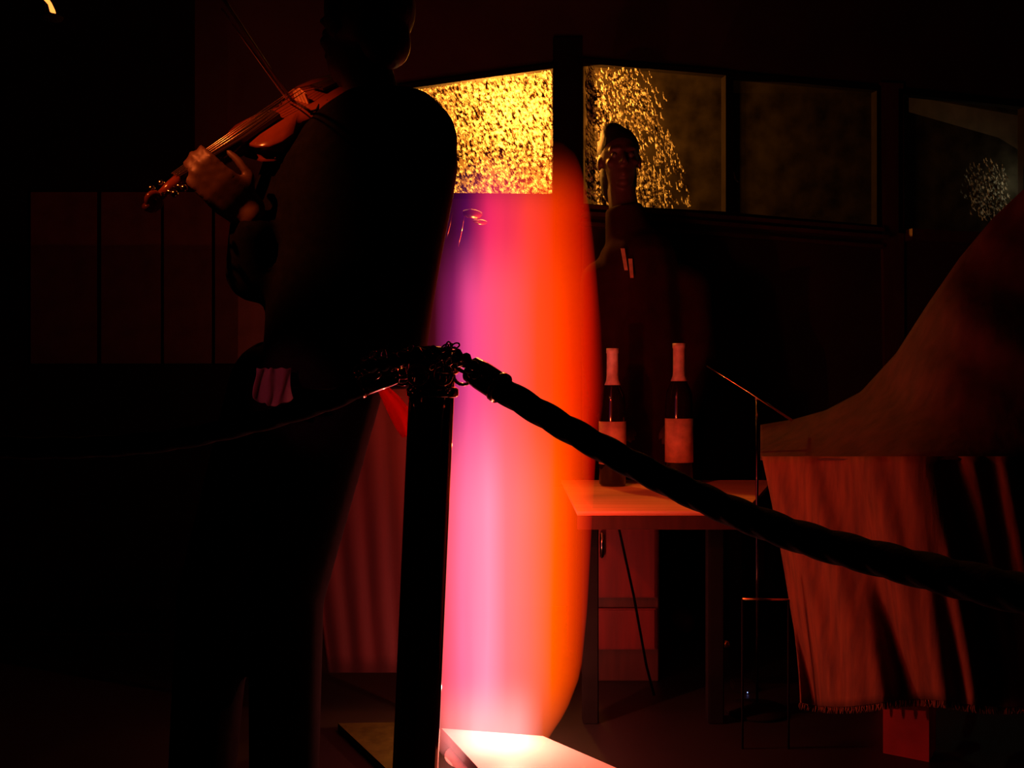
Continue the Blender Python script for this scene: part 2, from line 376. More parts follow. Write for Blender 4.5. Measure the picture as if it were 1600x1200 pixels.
# made-up brass pieces in place of reflected gold glints, upper left of the column
b = bmesh.new(); lathe(b, [(.022, 0), (.026, .004), (.026, .010), (.012, .016)], P(738, 338, 2.50), 24, (0.15, -.5, 1)); link('glint_disc', b, M['brass'], e)
b = bmesh.new(); lathe(b, [(.018, 0), (.020, .003), (.010, .006)], P(750, 348, 2.50), 24, (0.15, -.5, 1)); link('glint_ring', b, M['brass'], e)
for x0, x1, y1 in ((706, 698, 372), (726, 716, 385)):
    b = bmesh.new(); tube(b, [P(x0, 334, 2.50), P((x0 + x1) / 2 + 1, (334 + y1) / 2, 2.495), P(x1, y1, 2.51)], .0013, 6); link('glint_streak', b, M['brass'], e)
b = bmesh.new(); lathe(b, [(.13, -.03), (.135, -.02), (.135, -.008), (.12, 0)], P(770, 1178, colY), 40); link('base', b, M['plinth'], e)

z0 = .03
q = [G(690, 1138, z0), G(848, 1150, z0), G(975, 1205, z0), G(1180, 1290, z0), G(1000, 1420, z0), G(755, 1208, z0)]
b = bmesh.new(); prism(b, q, (0, 0, -z0 + .001)); tag(link('plinth', b, M['plinth'], smooth=False), 'low pale plinth under the glowing column', 'plinth')
q = [G(528, 1130, .02), G(640, 1128, .02), G(640, 1235, .02)]
b = bmesh.new(); prism(b, q, (0, 0, -.018)); tag(link('lit_floor_patch', b, M['mat'], smooth=False), 'olive patch in place of lit floor left of the rope post foot', 'mat')  # lit patch of floor put in as the olive colour of a thin slab

# ------------------------------------------------------------ rope post and ropes
pY = 1.62
e = empty('rope_post', Vector((P(655, 600, pY).x, pY, 0)), 'glossy black rope barrier post in the centre foreground', 'post')
bot = P(650, 600, pY); foot = Vector((P(676, 575, pY).x - .041, pY, .03)); headp = P(676, 575, pY)
b = bmesh.new(); N = 12; tube(b, [foot.lerp(headp, i / N) for i in range(N + 1)], .0385, 40); link('pole', b, M['chrome'], e)
b = bmesh.new(); lathe(b, [(.17, 0), (.17, .01), (.15, .022), (.05, .035), (.041, .06)], (foot.x, pY, 0), 48); link('base', b, M['chrome'], e)
b = bmesh.new(); lathe(b, [(.040, -.012), (.046, -.006), (.046, .010), (.050, .014), (.050, .022), (.042, .030), (.020, .036), (.004, .038)], headp, 40); link('cap', b, M['chrome'], e)
b = bmesh.new(); lathe(b, [(.040, -.05), (.044, -.046), (.044, -.036), (.040, -.032)], headp, 40); link('collar', b, M['chrome'], e)
for k, (dx, dy) in enumerate(((-.05, -.01), (.052, -.01), (-.02, -.05), (.02, -.052))):
    b = bmesh.new(); c = headp + Vector((dx, dy, -.012)); pts = [c + Vector((math.cos(a) * .016, 0, math.sin(a) * .016)) for a in [i * math.pi / 8 for i in range(17)]]
    tube(b, pts, .003, 8, caps=False); link('hook_ring', b, M['steel'], e)

def rope(name, label, pts, rad, clasp_at, group):
    pp = spline(pts, 26); n = len(pp); L = [0]
    for i in range(1, n): L.append(L[-1] + (pp[i] - pp[i - 1]).length)
    e = empty(name, pp[0], label, 'rope', group)
    b = bmesh.new(); tube(b, pp, rad, 24, fn=lambda i, th: .90 + .13 * abs(math.cos(1.5 * th - L[i] * 55)))
    link('twisted_cord', b, M['velvet'], e)
    # chrome end cap, ring and knuckle
    t = (pp[3] - pp[0]).normalized()
    b = bmesh.new(); tube(b, [pp[0] - t * .012, pp[0] - t * .006, pp[0] + t * .018, pp[0] + t * .05, pp[0] + t * .056], [rad * .5, rad * 1.05, rad * 1.12, rad * 1.1, rad * .95], 24); link('end_cap', b, M['chrome'], e)
    b = bmesh.new(); tube(b, [pp[0] + t * .052, pp[0] + t * .060], [rad * 1.22, rad * 1.22], 24); link('cap_ring', b, M['steel'], e)
    b = bmesh.new(); side = t.cross(Vector((0, 1, 0))).normalized(); c = pp[0] - t * .026
    tube(b, [c + t * math.cos(a) * .02 + side * math.sin(a) * .012 for a in [i * math.pi / 10 for i in range(21)]], .0035, 8, caps=False); link('snap_hook', b, M['steel'], e)
    return e
rope('barrier_rope', 'black twisted barrier rope sagging to the right of the post',
     [P(742, 580, 1.58), P(800, 618, 1.54), P(930, 694, 1.47), P(1075, 768, 1.38), P(1230, 832, 1.25), P(1400, 880, 1.12), P(1600, 928, .98), P(1850, 975, .85)], .0215, 0, 'barrier ropes')
rope('barrier_rope', 'black twisted barrier rope running from the post off to the left',
     [P(612, 586, 1.60), P(575, 600, 1.59), P(510, 628, 1.56), P(400, 660, 1.52), P(250, 690, 1.47), P(60, 700, 1.42), P(-150, 690, 1.36)], .0165, 0, 'barrier ropes')
# third rope wound over the post head
b = bmesh.new()
ring = [P(560, 572, 1.57), P(600, 568, 1.53), P(640, 556, 1.51), P(690, 552, 1.51), P(725, 562, 1.53), P(745, 584, 1.56)]
pp = spline(ring, 16); tube(b, pp, [.010 + .003 * math.sin(i * .9) for i in range(len(pp))], 12)
eo = empty('rope_knot', P(650, 560, 1.52), 'dark knotted cord with metal glints wound over the post top', 'cord')
link('cord', b, M['velvet'], eo)
rnd = random.Random(5)
for k in range(30):
    t = rnd.random(); c = pp[int(t * (len(pp) - 1))] + Vector((rnd.uniform(-.006, .006), -.012, rnd.uniform(-.022, .016)))
    b = bmesh.new(); r = rnd.uniform(.005, .009); ax = Vector((rnd.uniform(-1, 1), rnd.uniform(-1, 1), rnd.uniform(-1, 1))).normalized()
    u = ax.orthogonal().normalized(); w = ax.cross(u)
    tube(b, [c + u * math.cos(a) * r + w * math.sin(a) * r * .7 for a in [i * math.pi / 6 for i in range(13)]], .0014, 6, caps=False)
    link('chain_link', b, M['steel'], eo)

# ------------------------------------------------------------ people
def finger(bm, p0, dirs, lens, r):
    pts = [Vector(p0)]
    for d, l in zip(dirs, lens): pts.append(pts[-1] + Vector(d).normalized() * l)
    limb(bm, pts, [r, r * .95, r * .85, r * .7][:len(pts)])
def hand(bm, wrist, along, back, curl=1.2, s=1.0, thumb_side=1):
    """palm with four fingers of different length and a thumb; along = towards the fingers, back = back of the hand"""
    along = Vector(along).normalized(); back = Vector(back); back = (back - along * back.dot(along)).normalized(); side = along.cross(back) * thumb_side
    wrist = Vector(wrist)
    for k in (-1.5, -.5, .5, 1.5):
        a = wrist + side * k * .014 * s; limb(bm, [a, a + along * .05 * s + side * k * .005 * s, a + along * .085 * s + side * k * .006 * s], [.015 * s, .014 * s, .0105 * s])
    for k, ln in zip((1.5, .5, -.5, -1.5), (.92, 1.0, .95, .75)):
        p = wrist + along * .088 * s + side * k * .0205 * s
        dirs = []
        for j in range(3):
            a = curl * (j + .4) * .55; dirs.append(along * math.cos(a) - back * math.sin(a))
        finger(bm, p, dirs, [.042 * ln * s, .028 * ln * s, .022 * ln * s], .0088 * s)
    p = wrist + along * .025 * s + side * .026 * s
    finger(bm, p, [side * .8 + along * .7 - back * .3, along + side * .2 - back * .5, along - back * .7], [.038 * s, .032 * s, .025 * s], .0105 * s)
def head(bm, c, fwd, up, s=1.0):
    fwd = Vector(fwd).normalized(); up = Vector(up); up = (up - fwd * up.dot(fwd)).normalized(); rt = fwd.cross(up)
    R = Matrix((rt, fwd, up)).transposed(); q = R.to_quaternion(); c = Vector(c); A = lambda x, y, z: c + q @ Vector((x * s, y * s, z * s))
    ball(bm, A(0, -.012, .025), (.076 * s, .094 * s, .088 * s), q, 24)
    ball(bm, A(0, .022, -.035), (.058 * s, .066 * s, .082 * s), q, 20)
    ball(bm, A(0, .062, -.098), (.026 * s, .022 * s, .018 * s), q)
    limb(bm, [A(0, .088, .012), A(0, .105, -.025)], [.007 * s, .012 * s])
    for sx in (-1, 1):
        ball(bm, A(sx * .011, .098, -.029), .008 * s, q, 10); ball(bm, A(sx * .078, -.008, -.012), (.008 * s, .018 * s, .03 * s), q)
        limb(bm, [A(sx * .012, .083, .026), A(sx * .045, .070, .026)], [.008 * s, .008 * s]); ball(bm, A(sx * .045, .055, -.022), (.018 * s, .018 * s, .014 * s), q)
    limb(bm, [A(-.022, .080, -.062), A(0, .089, -.060), A(.022, .080, -.062)], [.005 * s, .008 * s, .005 * s])
    limb(bm, [A(-.018, .080, -.072), A(0, .087, -.073), A(.018, .080, -.072)], [.005 * s, .008 * s, .005 * s])
    return A, q
def eyes(A, q, s, parent):
    for sx in (-1, 1):
        b = bmesh.new(); ball(b, A(sx * .031, .071, .004), .012 * s, q, 14); o = link('eye', b, M['eye'], parent)
M['eye'] = mat('eye', (.1, .08, .07), .4, scale=80)

# --- the player in black, seen from behind, instrument out to the left
pr = empty('person', Vector((P(500, 600, 1.97).x, 1.97, 0)), 'person in black jacket seen from behind, playing a violin held out left', 'person')
nb, hc = P(588, 178, 1.93), P(566, 48, 1.95)
fwd = Vector((-.75, .65, -.05)); pelvis = P(478, 620, 1.98)
kneeL, kneeR = Vector((pelvis.x - .20, 2.02, .50)), Vector((pelvis.x - .05, 2.02, .50)); ankL, ankR = Vector((pelvis.x - .24, 2.06, .09)), Vector((pelvis.x - .045, 1.98, .09))
shL, elL, wrL = P(475, 262, 1.97), P(400, 425, 1.92), P(392, 335, 1.84)
shR, elR, wrR = P(655, 215, 1.93), P(668, 300, 2.16), P(560, 245, 2.22)
b = bmesh.new()
limb(b, [pelvis + Vector((0, 0, .03)), P(525, 480, 1.95), P(560, 330, 1.94), P(583, 215, 1.94)], [.085, .095, .10, .07])
limb(b, [P(583, 215, 1.94), nb, hc + Vector((0, 0, -.05))], [.07, .056, .054])
limb(b, [P(583, 230, 1.94), shL, elL, wrL], [.06, .05, .040, .027]); limb(b, [P(583, 215, 1.94), shR, elR, wrR], [.08, .055, .040, .027])
for kn, an, sx in ((kneeL, ankL, -1), (kneeR, ankR, 1)): limb(b, [pelvis + Vector((sx * .06, 0, -.02)), kn, an], [.07, .055, .038])
A, q = head(b, hc, fwd, (0.05, 0, 1))
hand(b, wrL, P(352, 300, 1.80) - wrL, (-.2, -1, .2), 1.3, 1.0, 1)
hand(b, wrR, Vector((-1, .05, .15)), (0, .5, .8), 1.2, 1.0, -1)
fuse(link('body', b, M['skin'], pr), .006, 5)
eyes(A, q, 1, pr)
b = bmesh.new()                                                     # hair: a cap round the back of the skull
vs0 = len(b.verts); ball(b, A(0, -.024, .036), (.090, .096, .092), q, 32); ball(b, A(0, -.068, -.035), (.062, .040, .062), q, 20)
fuse(link('hair', b, M['hair'], pr), .008, 3)
b = bmesh.new()                                                     # jacket
def slab(bm, rows):
    """rows: (left px, right px, row px, centre depth, half thickness)"""
    rg = []
    for xl, xr, y, Y, t in rows:
        c = P((xl + xr) / 2, y, Y); h = (xr - xl) / 2 / F * Y
        rg.append([bm.verts.new(c + Vector((math.copysign(abs(math.cos(a)) ** .8, math.cos(a)) * h, math.sin(a) * t, 0))) for a in [2 * math.pi * k / 32 for k in range(32)]])
    for i in range(len(rg) - 1):
        for k in range(32): bm.faces.new((rg[i][k], rg[i][(k + 1) % 32], rg[i + 1][(k + 1) % 32], rg[i + 1][k]))
    bm.faces.new(rg[0]); bm.faces.new(rg[-1][::-1])
slab(b, [(404, 655, 608, 1.97, .145), (406, 662, 590, 1.97, .15), (415, 668, 540, 1.96, .145), (418, 676, 480, 1.95, .135), (425, 690, 400, 1.95, .135), (425, 706, 320, 1.94, .14),
         (432, 716, 260, 1.94, .14), (470, 713, 215, 1.94, .13), (500, 700, 178, 1.94, .11), (540, 672, 150, 1.94, .08)])
limb(b, [P(500, 235, 1.96), shL, elL, wrL + (elL - wrL) * .25], [.075, .082, .062, .045]); limb(b, [P(600, 215, 1.94), shR, elR, wrR + (elR - wrR) * .2], [.09, .078, .062, .044])
fuse(link('jacket', b, M['jacket'], pr), .010, 5)
b = bmesh.new()
for kn, an, sx in ((kneeL, ankL, -1), (kneeR, ankR, 1)): limb(b, [pelvis + Vector((sx * .06, 0, .02)), kn, an + Vector((0, 0, .02))], [.10, .080, .072])
fuse(link('trousers', b, M['jacket'], pr), .012, 4)
for an in (ankL, ankR):
    b = bmesh.new(); limb(b, [an + Vector((0, 0, -.035)), an + Vector((-.04, .09, -.05)), an + Vector((-.07, .16, -.055))], [.05, .042, .034]); box(b, an + Vector((-.05, -.05, -.09)), an + Vector((.05, .04, -.06)))
    fuse(link('shoe', b, M['ebony'], pr), .008, 3)
# pale pink cloth tucked at the hip
b = bmesh.new()
hl = [[P(x + 3 * math.sin(j * 1.3 + i), y + (6 if i % 2 else 0), 1.80 - .012 * math.sin(i * 2.2 + j * .6)) for j, y in enumerate((572, 582, 595, 608, 622, 634 - abs(i - 4) * 3))] for i, x in enumerate((398, 405, 412, 419, 426, 433, 440, 447, 455))]
vv = [[b.verts.new(p) for p in r] for r in hl]
for i in range(8):
    for j in range(5): b.faces.new((vv[i][j], vv[i + 1][j], vv[i + 1][j + 1], vv[i][j + 1]))
o = link('hip_cloth', b, M['scarf'], pr); s = o.modifiers.new('thick', 'SOLIDIFY'); s.thickness = .004; o.modifiers.new('sub', 'SUBSURF').levels = 1
o['label'] = 'pink-lit crumpled cloth at the hip'

# --- violin
sc_, ch = P(232, 308, 1.74), P(560, 120, 2.02)
ax = (ch - sc_).normalized(); nrm = Vector((-.25, -.75, .6)); nrm = (nrm - ax * nrm.dot(ax)).normalized(); sd = ax.cross(nrm)
V = lambda a, s_, h: sc_ + ax * a + sd * s_ + nrm * h       # along, sideways, up from the plate
Lt = (ch - sc_).length; k = Lt / .60
e = empty('violin', V(.42 * k, 0, 0), 'dark varnished violin with glinting strings and scroll held by the black-clad player', 'violin')
out = [(.245, .0), (.248, .045), (.262, .072), (.29, .083), (.325, .080), (.352, .060), (.375, .054), (.40, .058), (.42, .078), (.455, .098), (.50, .104), (.545, .096), (.58, .070), (.597, .035), (.60, 0)]
poly = [(a, s_) for a, s_ in out] + [(a, -s_) for a, s_ in out[-2:0:-1]]
b = bmesh.new(); layers = []
for h, g in ((-.038, .88), (-.033, .97), (-.030, 1.0), (-.027, .96), (-.004, .96), (-.001, 1.0), (.003, .98), (.009, .8), (.014, .45)):
    layers.append([b.verts.new(V((.42 + (a - .42) * g) * k, s_ * g * k, h)) for a, s_ in poly])
for i in range(len(layers) - 1):
    for j in range(len(poly)):
        b.faces.new((layers[i][j], layers[i][(j + 1) % len(poly)], layers[i + 1][(j + 1) % len(poly)], layers[i + 1][j]))
b.faces.new(layers[0][::-1]); b.faces.new(layers[-1]); link('body', b, M['varnish'], e)
b = bmesh.new(); tube(b, [V(.07 * k, 0, -.004), V(.16 * k, 0, -.004), V(.26 * k, 0, -.008)], [.012, .0135, .016], 16); link('neck', b, M['varnish'], e)
b = bmesh.new()
def plank(bm, st):     # (along, half width, low, high)
    rg = [[bm.verts.new(V(a * k, s_, h)) for s_, h in ((-w, lo), (w, lo), (w, hi), (0, hi + .003), (-w, hi))] for a, w, lo, hi in st]
    for i in range(len(rg) - 1):
        for j in range(5): bm.faces.new((rg[i][j], rg[i][(j + 1) % 5], rg[i + 1][(j + 1) % 5], rg[i + 1][j]))
    bm.faces.new(rg[0][::-1]); bm.faces.new(rg[-1])
plank(b, [(.075, .0115, .004, .011), (.25, .016, .008, .016), (.345, .021, .018, .026)]); link('fingerboard', b, M['ebony'], e, smooth=False)
b = bmesh.new(); plank(b, [(.475, .020, .022, .027), (.53, .016, .016, .021), (.585, .010, .012, .017)]); link('tailpiece', b, M['ebony'], e, smooth=False)
b = bmesh.new()
for s0, h0, h1 in ((-.02, .008, .038),):
    prism(b, [V(.425 * k, -.021, .008), V(.425 * k, -.012, .012), V(.425 * k, .012, .012), V(.425 * k, .021, .008), V(.425 * k, .019, .034), V(.425 * k, 0, .042), V(.425 * k, -.019, .034)], ax * .004)
link('bridge', b, M['label'], e, smooth=False)
for i in range(4):
    s0 = (-.0075 + .005 * i); s1 = (-.0165 + .011 * i)
    b = bmesh.new(); tube(b, [V(.07 * k, s0, .014), V(.425 * k, s1, .041 - abs(i - 1.5) * .002), V(.48 * k, s1 * .8, .027)], .0009, 6); link('string', b, M['string'], e)
for s_ in (-.045, .045):
    b = bmesh.new(); pts = spline([V((.40 + t * .06) * k, s_ + math.copysign(.008, s_) * math.sin(t * 6.28), .0118) for t in (0, .25, .5, .75, 1)], 5); tube(b, pts, .0022, 6); link('sound_hole', b, M['black'], e)
b = bmesh.new(); tube(b, [V(.08 * k, 0, 0), V(.05 * k, 0, -.004), V(.02 * k, 0, -.010)], [.012, .0105, .008], 12); link('peg_box', b, M['varnish'], e)
b = bmesh.new(); pts = []
for i in range(30):
    a = i * .45; r = .017 * (1 - i / 36); pts.append(V(.006 * k - math.cos(a) * r, 0, -.010 - math.sin(a) * r))
tube(b, pts, [.0075 - i * .0001 for i in range(30)], 10); link('scroll', b, M['varnish'], e)
for i in range(4):
    sgn = 1 if i % 2 else -1; a = (.028 + i * .012) * k
    b = bmesh.new(); tube(b, [V(a, -sgn * .012, -.004), V(a, sgn * .022, -.004)], .003, 8); ball(b, V(a, sgn * .029, -.004), (.007, .007, .007), None, 10); link('peg', b, M['steel'], e)
b = bmesh.new(); ball(b, V(.565 * k, .05, .018), (.028, .022, .008)); link('chin_rest', b, M['ebony'], e)
# bow across the strings
e2 = empty('violin_bow', V(.38 * k, 0, .05), 'thin violin bow crossing the strings by the black-clad player', 'bow')
p0, p1 = V(.385 * k, .20, .055), V(.385 * k, -.42, .03); p1 = wrR + Vector((-.07, 0, .0)); p0 = V(.385 * k, 0, .044) + (V(.385 * k, 0, .044) - p1).normalized() * .33
b = bmesh.new(); md = p0.lerp(p1, .5) + Vector((0, -.004, .012)); tube(b, spline([p0 + Vector((0, 0, .02)), md, p1 + Vector((0, 0, .022))], 8), .0032, 8); link('stick', b, M['wood'], e2)
b = bmesh.new(); tube(b, [p0, p1], .0018, 6); link('bow_hair', b, M['label'], e2)
b = bmesh.new(); box(b, p1 + Vector((-.02, -.006, -.002)), p1 + Vector((.02, .006, .022)), .002); link('frog', b, M['ebony'], e2)

# --- the person beyond the table
py = 3.74; kx = lambda px: P(px, 600, py).x
pr = empty('person', Vector((kx(1000), py, 0)), 'dark-clothed person standing behind the table in front of the rain-beaded window', 'person')
s = 1.12; hc = P(968, 250, py); nb = P(978, 345, py); pel = P(1010, 650, py)
b = bmesh.new(); A, q = head(b, hc, (.05, -1, -.02), (-.05, 0, 1), 1.02)
limb(b, [hc + Vector((0, .02, -.06)), nb], [.052, .062]); limb(b, [nb, P(1000, 430, py), P(1008, 540, py), pel], [.07, .14, .12, .14])
shl, shr = P(940, 440, py), P(1078, 452, py); ell, elr = P(936, 560, py - .05), P(1094, 565, py - .05); wl, wr = P(945, 650, py - .16), P(1068, 655, py - .16)
for a_, b_, c_, sx in ((shl, ell, wl, 1), (shr, elr, wr, -1)):
    limb(b, [P(1000, 425, py), a_, b_, c_], [.09, .06, .045, .03]); hand(b, c_, Vector((sx * .5, -.7, -.3)), (0, -.3, 1), .7, 1.0, sx)
for sx in (-1, 1): limb(b, [pel + Vector((sx * .09, 0, 0)), Vector((pel.x + sx * .11, py, .48)), Vector((pel.x + sx * .12, py, .08)), Vector((pel.x + sx * .13, py - .12, .045))], [.11, .065, .042, .04])
fuse(link('body', b, M['skin'], pr), .007, 4); eyes(A, q, 1.02, pr)
b = bmesh.new(); ball(b, A(0, -.022, .042), (.083, .098, .088), q, 28); ball(b, A(.02, -.01, .10), (.05, .06, .045), q, 20); ball(b, A(0, -.045, -.06), (.075, .06, .12), q, 20); fuse(link('hair', b, M['hair'], pr), .009, 3)
b = bmesh.new(); tube(b, [P(974, 322, py), P(978, 345, py), P(985, 380, py), P(992, 405, py)], [.072, .082, .10, .15], 24); limb(b, [P(998, 420, py), P(1004, 520, py), P(1010, 620, py), P(1012, 700, py)], [.165, .165, .17, .18])
for a_, b_, c_ in ((shl, ell, wl), (shr, elr, wr)): limb(b, [P(1000, 425, py), a_, b_, c_ + (b_ - c_) * .15], [.11, .085, .068, .05])
fuse(link('coat', b, M['coat'], pr), .012, 5)
b = bmesh.new()
for sx in (-1, 1): limb(b, [pel + Vector((sx * .09, 0, 0)), Vector((pel.x + sx * .11, py, .48)), Vector((pel.x + sx * .12, py, .1))], [.14, .10, .085])
fuse(link('trousers', b, M['jacket'], pr), .014, 3)
for (xa, ya, xb, yb) in ((973, 388, 978, 422), (985, 404, 987, 434)):
    b = bmesh.new(); prism(b, [P(xa - 3, ya, py - .17), P(xa + 3, ya, py - .17), P(xb + 3, yb, py - .19), P(xb - 2, yb, py - .19)], (0, .006, 0)); o = link('collar_tip', b, M['label'], pr, smooth=False); o['label'] = 'pale collar tip'

# ------------------------------------------------------------ table with bottles
tz = .60; tl, tr_ = P(880, 600, 2.62).x, P(1235, 600, 2.9).x
e = empty('long_table', Vector(((tl + tr_) / 2, 3.1, 0)), 'red-lit pale table crossing behind the glowing column', 'table')
x0, x1 = .18, .84; y0, y1 = 2.64, 3.50
b = bmesh.new()
prism(b, [Vector((x0, y0, tz)), Vector((x1 - .2, y0, tz)), Vector((x1 + .11, y1, tz)), Vector((x0, y1, tz))], (0, 0, -.012)); link('tabletop', b, M['tabletop'], e, smooth=False)
b = bmesh.new(); box(b, (x0, y0 - .003, tz - .05), (x1 - .2, y0 + .02, tz - .013)); link('apron', b, M['wood'], e, smooth=False)
for lx, ly in ((x0 + .04, y0 + .06), (x1 - .27, y0 + .06), (x0 + .04, y1 - .05), (x1 - .04, y1 - .05)):
    b = bmesh.new(); box(b, (lx - .022, ly - .022, 0), (lx + .022, ly + .022, tz - .013), .003); link('leg', b, M['black'], e, smooth=False)
def bottle(px, Y, label, dz=0, sc=1.0):
    c = P(px, 600, Y); c.z = tz + .001
    e = empty('wine_bottle', c.copy(), label, 'bottle', 'bottles on the table')
    H = .47 * sc; r = .046 * sc
    b = bmesh.new(); lathe(b, [(r * .85, 0), (r, .008), (r, H * .58), (r * .9, H * .66), (r * .42, H * .76), (r * .36, H * .80), (r * .35, H * .96), (r * .42, H * .97), (r * .42, H)], c, 32); link('glass', b, M['bottle'], e)
    b = bmesh.new(); lathe(b, [(r * 1.02, H * .16), (r * 1.02, H * .47)], c, 32); link('paper_label', b, M['label'], e)
    b = bmesh.new(); lathe(b, [(r * .60, H * .735), (r * .47, H * .77), (r * .44, H * .80), (r * .43, H * .965), (r * .47, H * .97), (r * .47, H * 1.003)], c, 32); link('neck_foil', b, M['foil'], e)
bottle(957, 3.30, 'dark bottle with pale label nearer the glowing column')
bottle(1061, 3.34, 'dark bottle with pale label farther right on the table', 0, 1.04)
# low cabinet beneath
e = empty('low_cabinet', P(975, 1020, 3.05) * 1, 'red low cabinet with two panels under the table', 'cabinet'); e.location.z = 0
cx0, cx1 = P(912, 0, 3.05).x, P(1032, 0, 3.05).x
b = bmesh.new(); box(b, (cx0, 3.07, .0), (cx1, 3.40, .545), .004); link('body', b, M['wood'], e, smooth=False)
for za, zb in ((.27, .54), (.105, .235)):
    b = bmesh.new(); box(b, (cx0 + .006, 3.052, za), (cx1 - .006, 3.068, zb), .004); link('drawer_front', b, M['redwood'], e, smooth=False)
b = bmesh.new(); box(b, (cx0 + .05, 3.03, .40), (cx0 + .062, 3.05, .48), .003); link('handle', b, M['steel'], e)
b = bmesh.new(); tube(b, [P(962, 802, 2.9), P(990, 930, 2.9), P(1010, 1040, 2.9), Vector((P(1022, 0, 2.9).x, 2.9, .01))], .004, 8)
tag(link('hanging_cable', b, M['velvet']), 'thin black cable hanging down in front of the low cabinet', 'cable')

# ------------------------------------------------------------ screen behind the player
b = bmesh.new(); e = empty('fabric_screen', Vector((P(560, 0, 2.75).x, 2.75, 0)), 'dim red fabric screen standing left of the black rope post', 'screen')
rows = []
for j in range(16):
    y = 600 + j * 30; rows.append([P(452 + 4 * j + i * (195 - 3 * j) / 30, y, 2.75 + .004 * math.sin(i * .9 + j * .05)) for i in range(31)])
vv = [[b.verts.new(p) for p in r] for r in rows]
for j in range(15):
    for i in range(30): b.faces.new((vv[j][i], vv[j][i + 1], vv[j + 1][i + 1], vv[j + 1][i]))
o = link('fabric', b, M['screen'], e); o.modifiers.new('thick', 'SOLIDIFY').thickness = .006
b = bmesh.new(); tube(b, [P(448, 598, 2.77), P(650, 598, 2.77)], .011, 12); link('top_rail', b, M['black'], e)
for xx in (452, 646):
    b = bmesh.new(); p = P(xx, 598, 2.77); tube(b, [p, Vector((p.x, p.y, .0))], .010, 12); link('upright', b, M['black'], e)
# bright red swag falling beside the post head
b = bmesh.new(); cl = [(586, 590, 596, 602), (600, 600, 584, 622), (614, 612, 596, 640), (628, 622, 606, 656), (638, 632, 616, 672), (642, 640, 618, 690)]
top_e = spline([P(582, 588, 1.72), P(604, 602, 1.72), (P(626, 622, 1.72)), P(641, 645, 1.73), P(642, 680, 1.73)], 5)
bot_e = spline([P(580, 596, 1.72), P(592, 614, 1.715), P(604, 640, 1.71), P(618, 668, 1.715), P(629, 684, 1.72)], 5)
vv = [[b.verts.new(t.lerp(u, j / 6) + Vector((0, -.006 * math.sin(j / 6 * 9), 0))) for j in range(7)] for t, u in zip(top_e, bot_e)]
for i in range(len(vv) - 1):
    for j in range(6): b.faces.new((vv[i][j], vv[i + 1][j], vv[i + 1][j + 1], vv[i][j + 1]))
o = link('red_swag', b, M['swag']); o.modifiers.new('thick', 'SOLIDIFY').thickness = .003
tag(o, 'short bright red cloth swag hanging at the left of the post top', 'cloth')

# ------------------------------------------------------------ draped table on the right
def dY(px): return 2.24 - .0002 * (px - 1400) + .0021 * 45 * math.log(1 + math.exp((1400 - px) / 45))
A0, A1 = P(1290, 0, dY(1290) + .02), P(1700, 0, dY(1700) + .02); A0.z = A1.z = 0
along = (A1 - A0).normalized(); inn = Vector((-along.y, along.x, 0)); ln = (A1 - A0).length
if inn.y < 0: inn = -inn
T = lambda a, d, z: A0 + along * a + inn * d + Vector((0, 0, z))
e = empty('draped_table', T(ln / 2, .3, 0), 'table hidden beneath the fringed ochre drape, one red leg showing', 'table')
b = bmesh.new(); prism(b, [T(.02, .06, .745), T(ln, .06, .745), T(ln, .55, .745), T(.02, .55, .745)], (0, 0, -.025)); link('tabletop', b, M['wood'], e, smooth=False)
lg = P(1403, 0, 2.36); la = (lg - A0).dot(along)
for a, d in ((la, .07), (ln - .07, .10), (.08, .48), (ln - .07, .48)):
    b = bmesh.new(); w = .055; prism(b, [T(a - w, d - .04, .719), T(a + w, d - .04, .719), T(a + w, d + .06, .719), T(a - w, d + .06, .719)], (0, 0, -.719)); link('leg', b, M['redleg'], e, smooth=False)
ps = P(1660, 0, 2.50); b = bmesh.new(); lathe(b, [(.10, .746), (.10, .76), (.02, .78), (.018, 1.28), (.01, 1.30)], (ps.x, ps.y, 0), 20); link('prop_stand', b, M['wood'], e)
e = empty('drape_cloth', P(1400, 715, dY(1400)), 'large fringed ochre cloth sweeping up to a peak at far right', 'cloth')
def front(u, v):
    xt = 1192 + u * 620; xb = 1250 + u * 560; x = xt + (xb - xt) * (1 - (1 - v) ** 1.5)
    y = 713 + v * 385 + 6 * math.sin(u * 14) * v
    g = u * 24 - v * 2.6 + .5 * math.sin(u * 11)            # folds lean down to the right
    fold = .030 * math.sin(g) + .016 * math.sin(g * 2.1 + 1.3) + .008 * math.sin(u * 75 - 4 * v)
    return P(x, y, dY(x) - .035 - fold * (.3 + .8 * v) - .03 * v)
b = bmesh.new(); nx, ny = 120, 28; vv = [[b.verts.new(front(i / nx, j / ny)) for j in range(ny + 1)] for i in range(nx + 1)]
for i in range(nx):
    for j in range(ny): b.faces.new((vv[i][j], vv[i + 1][j], vv[i + 1][j + 1], vv[i][j + 1]))
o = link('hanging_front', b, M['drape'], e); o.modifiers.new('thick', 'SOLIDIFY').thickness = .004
b = bmesh.new(); rnd = random.Random(3)
for i in range(260):
    p = front(i / 260, 1.0); d = lambda: rnd.uniform(-.004, .004)
    tube(b, [p, p + Vector((d(), 0, -.008)), p + Vector((d(), 0, -.018))], [.0016, .002, .0008], 4)
o = link('fringe', b, M['drape'], e); o['kind'] = 'stuff'
b = bmesh.new(); cont = [(1186, 664), (1240, 655), (1290, 641), (1345, 612), (1400, 552), (1450, 474), (1500, 402), (1550, 342), (1600, 295), (1660, 255), (1730, 240), (1812, 232)]
def cy(x):
    for (a, ya), (c_, yc) in zip(cont, cont[1:]):
        if a <= x <= c_: return ya + (yc - ya) * (x - a) / (c_ - a)
    return cont[-1][1]
vv = []
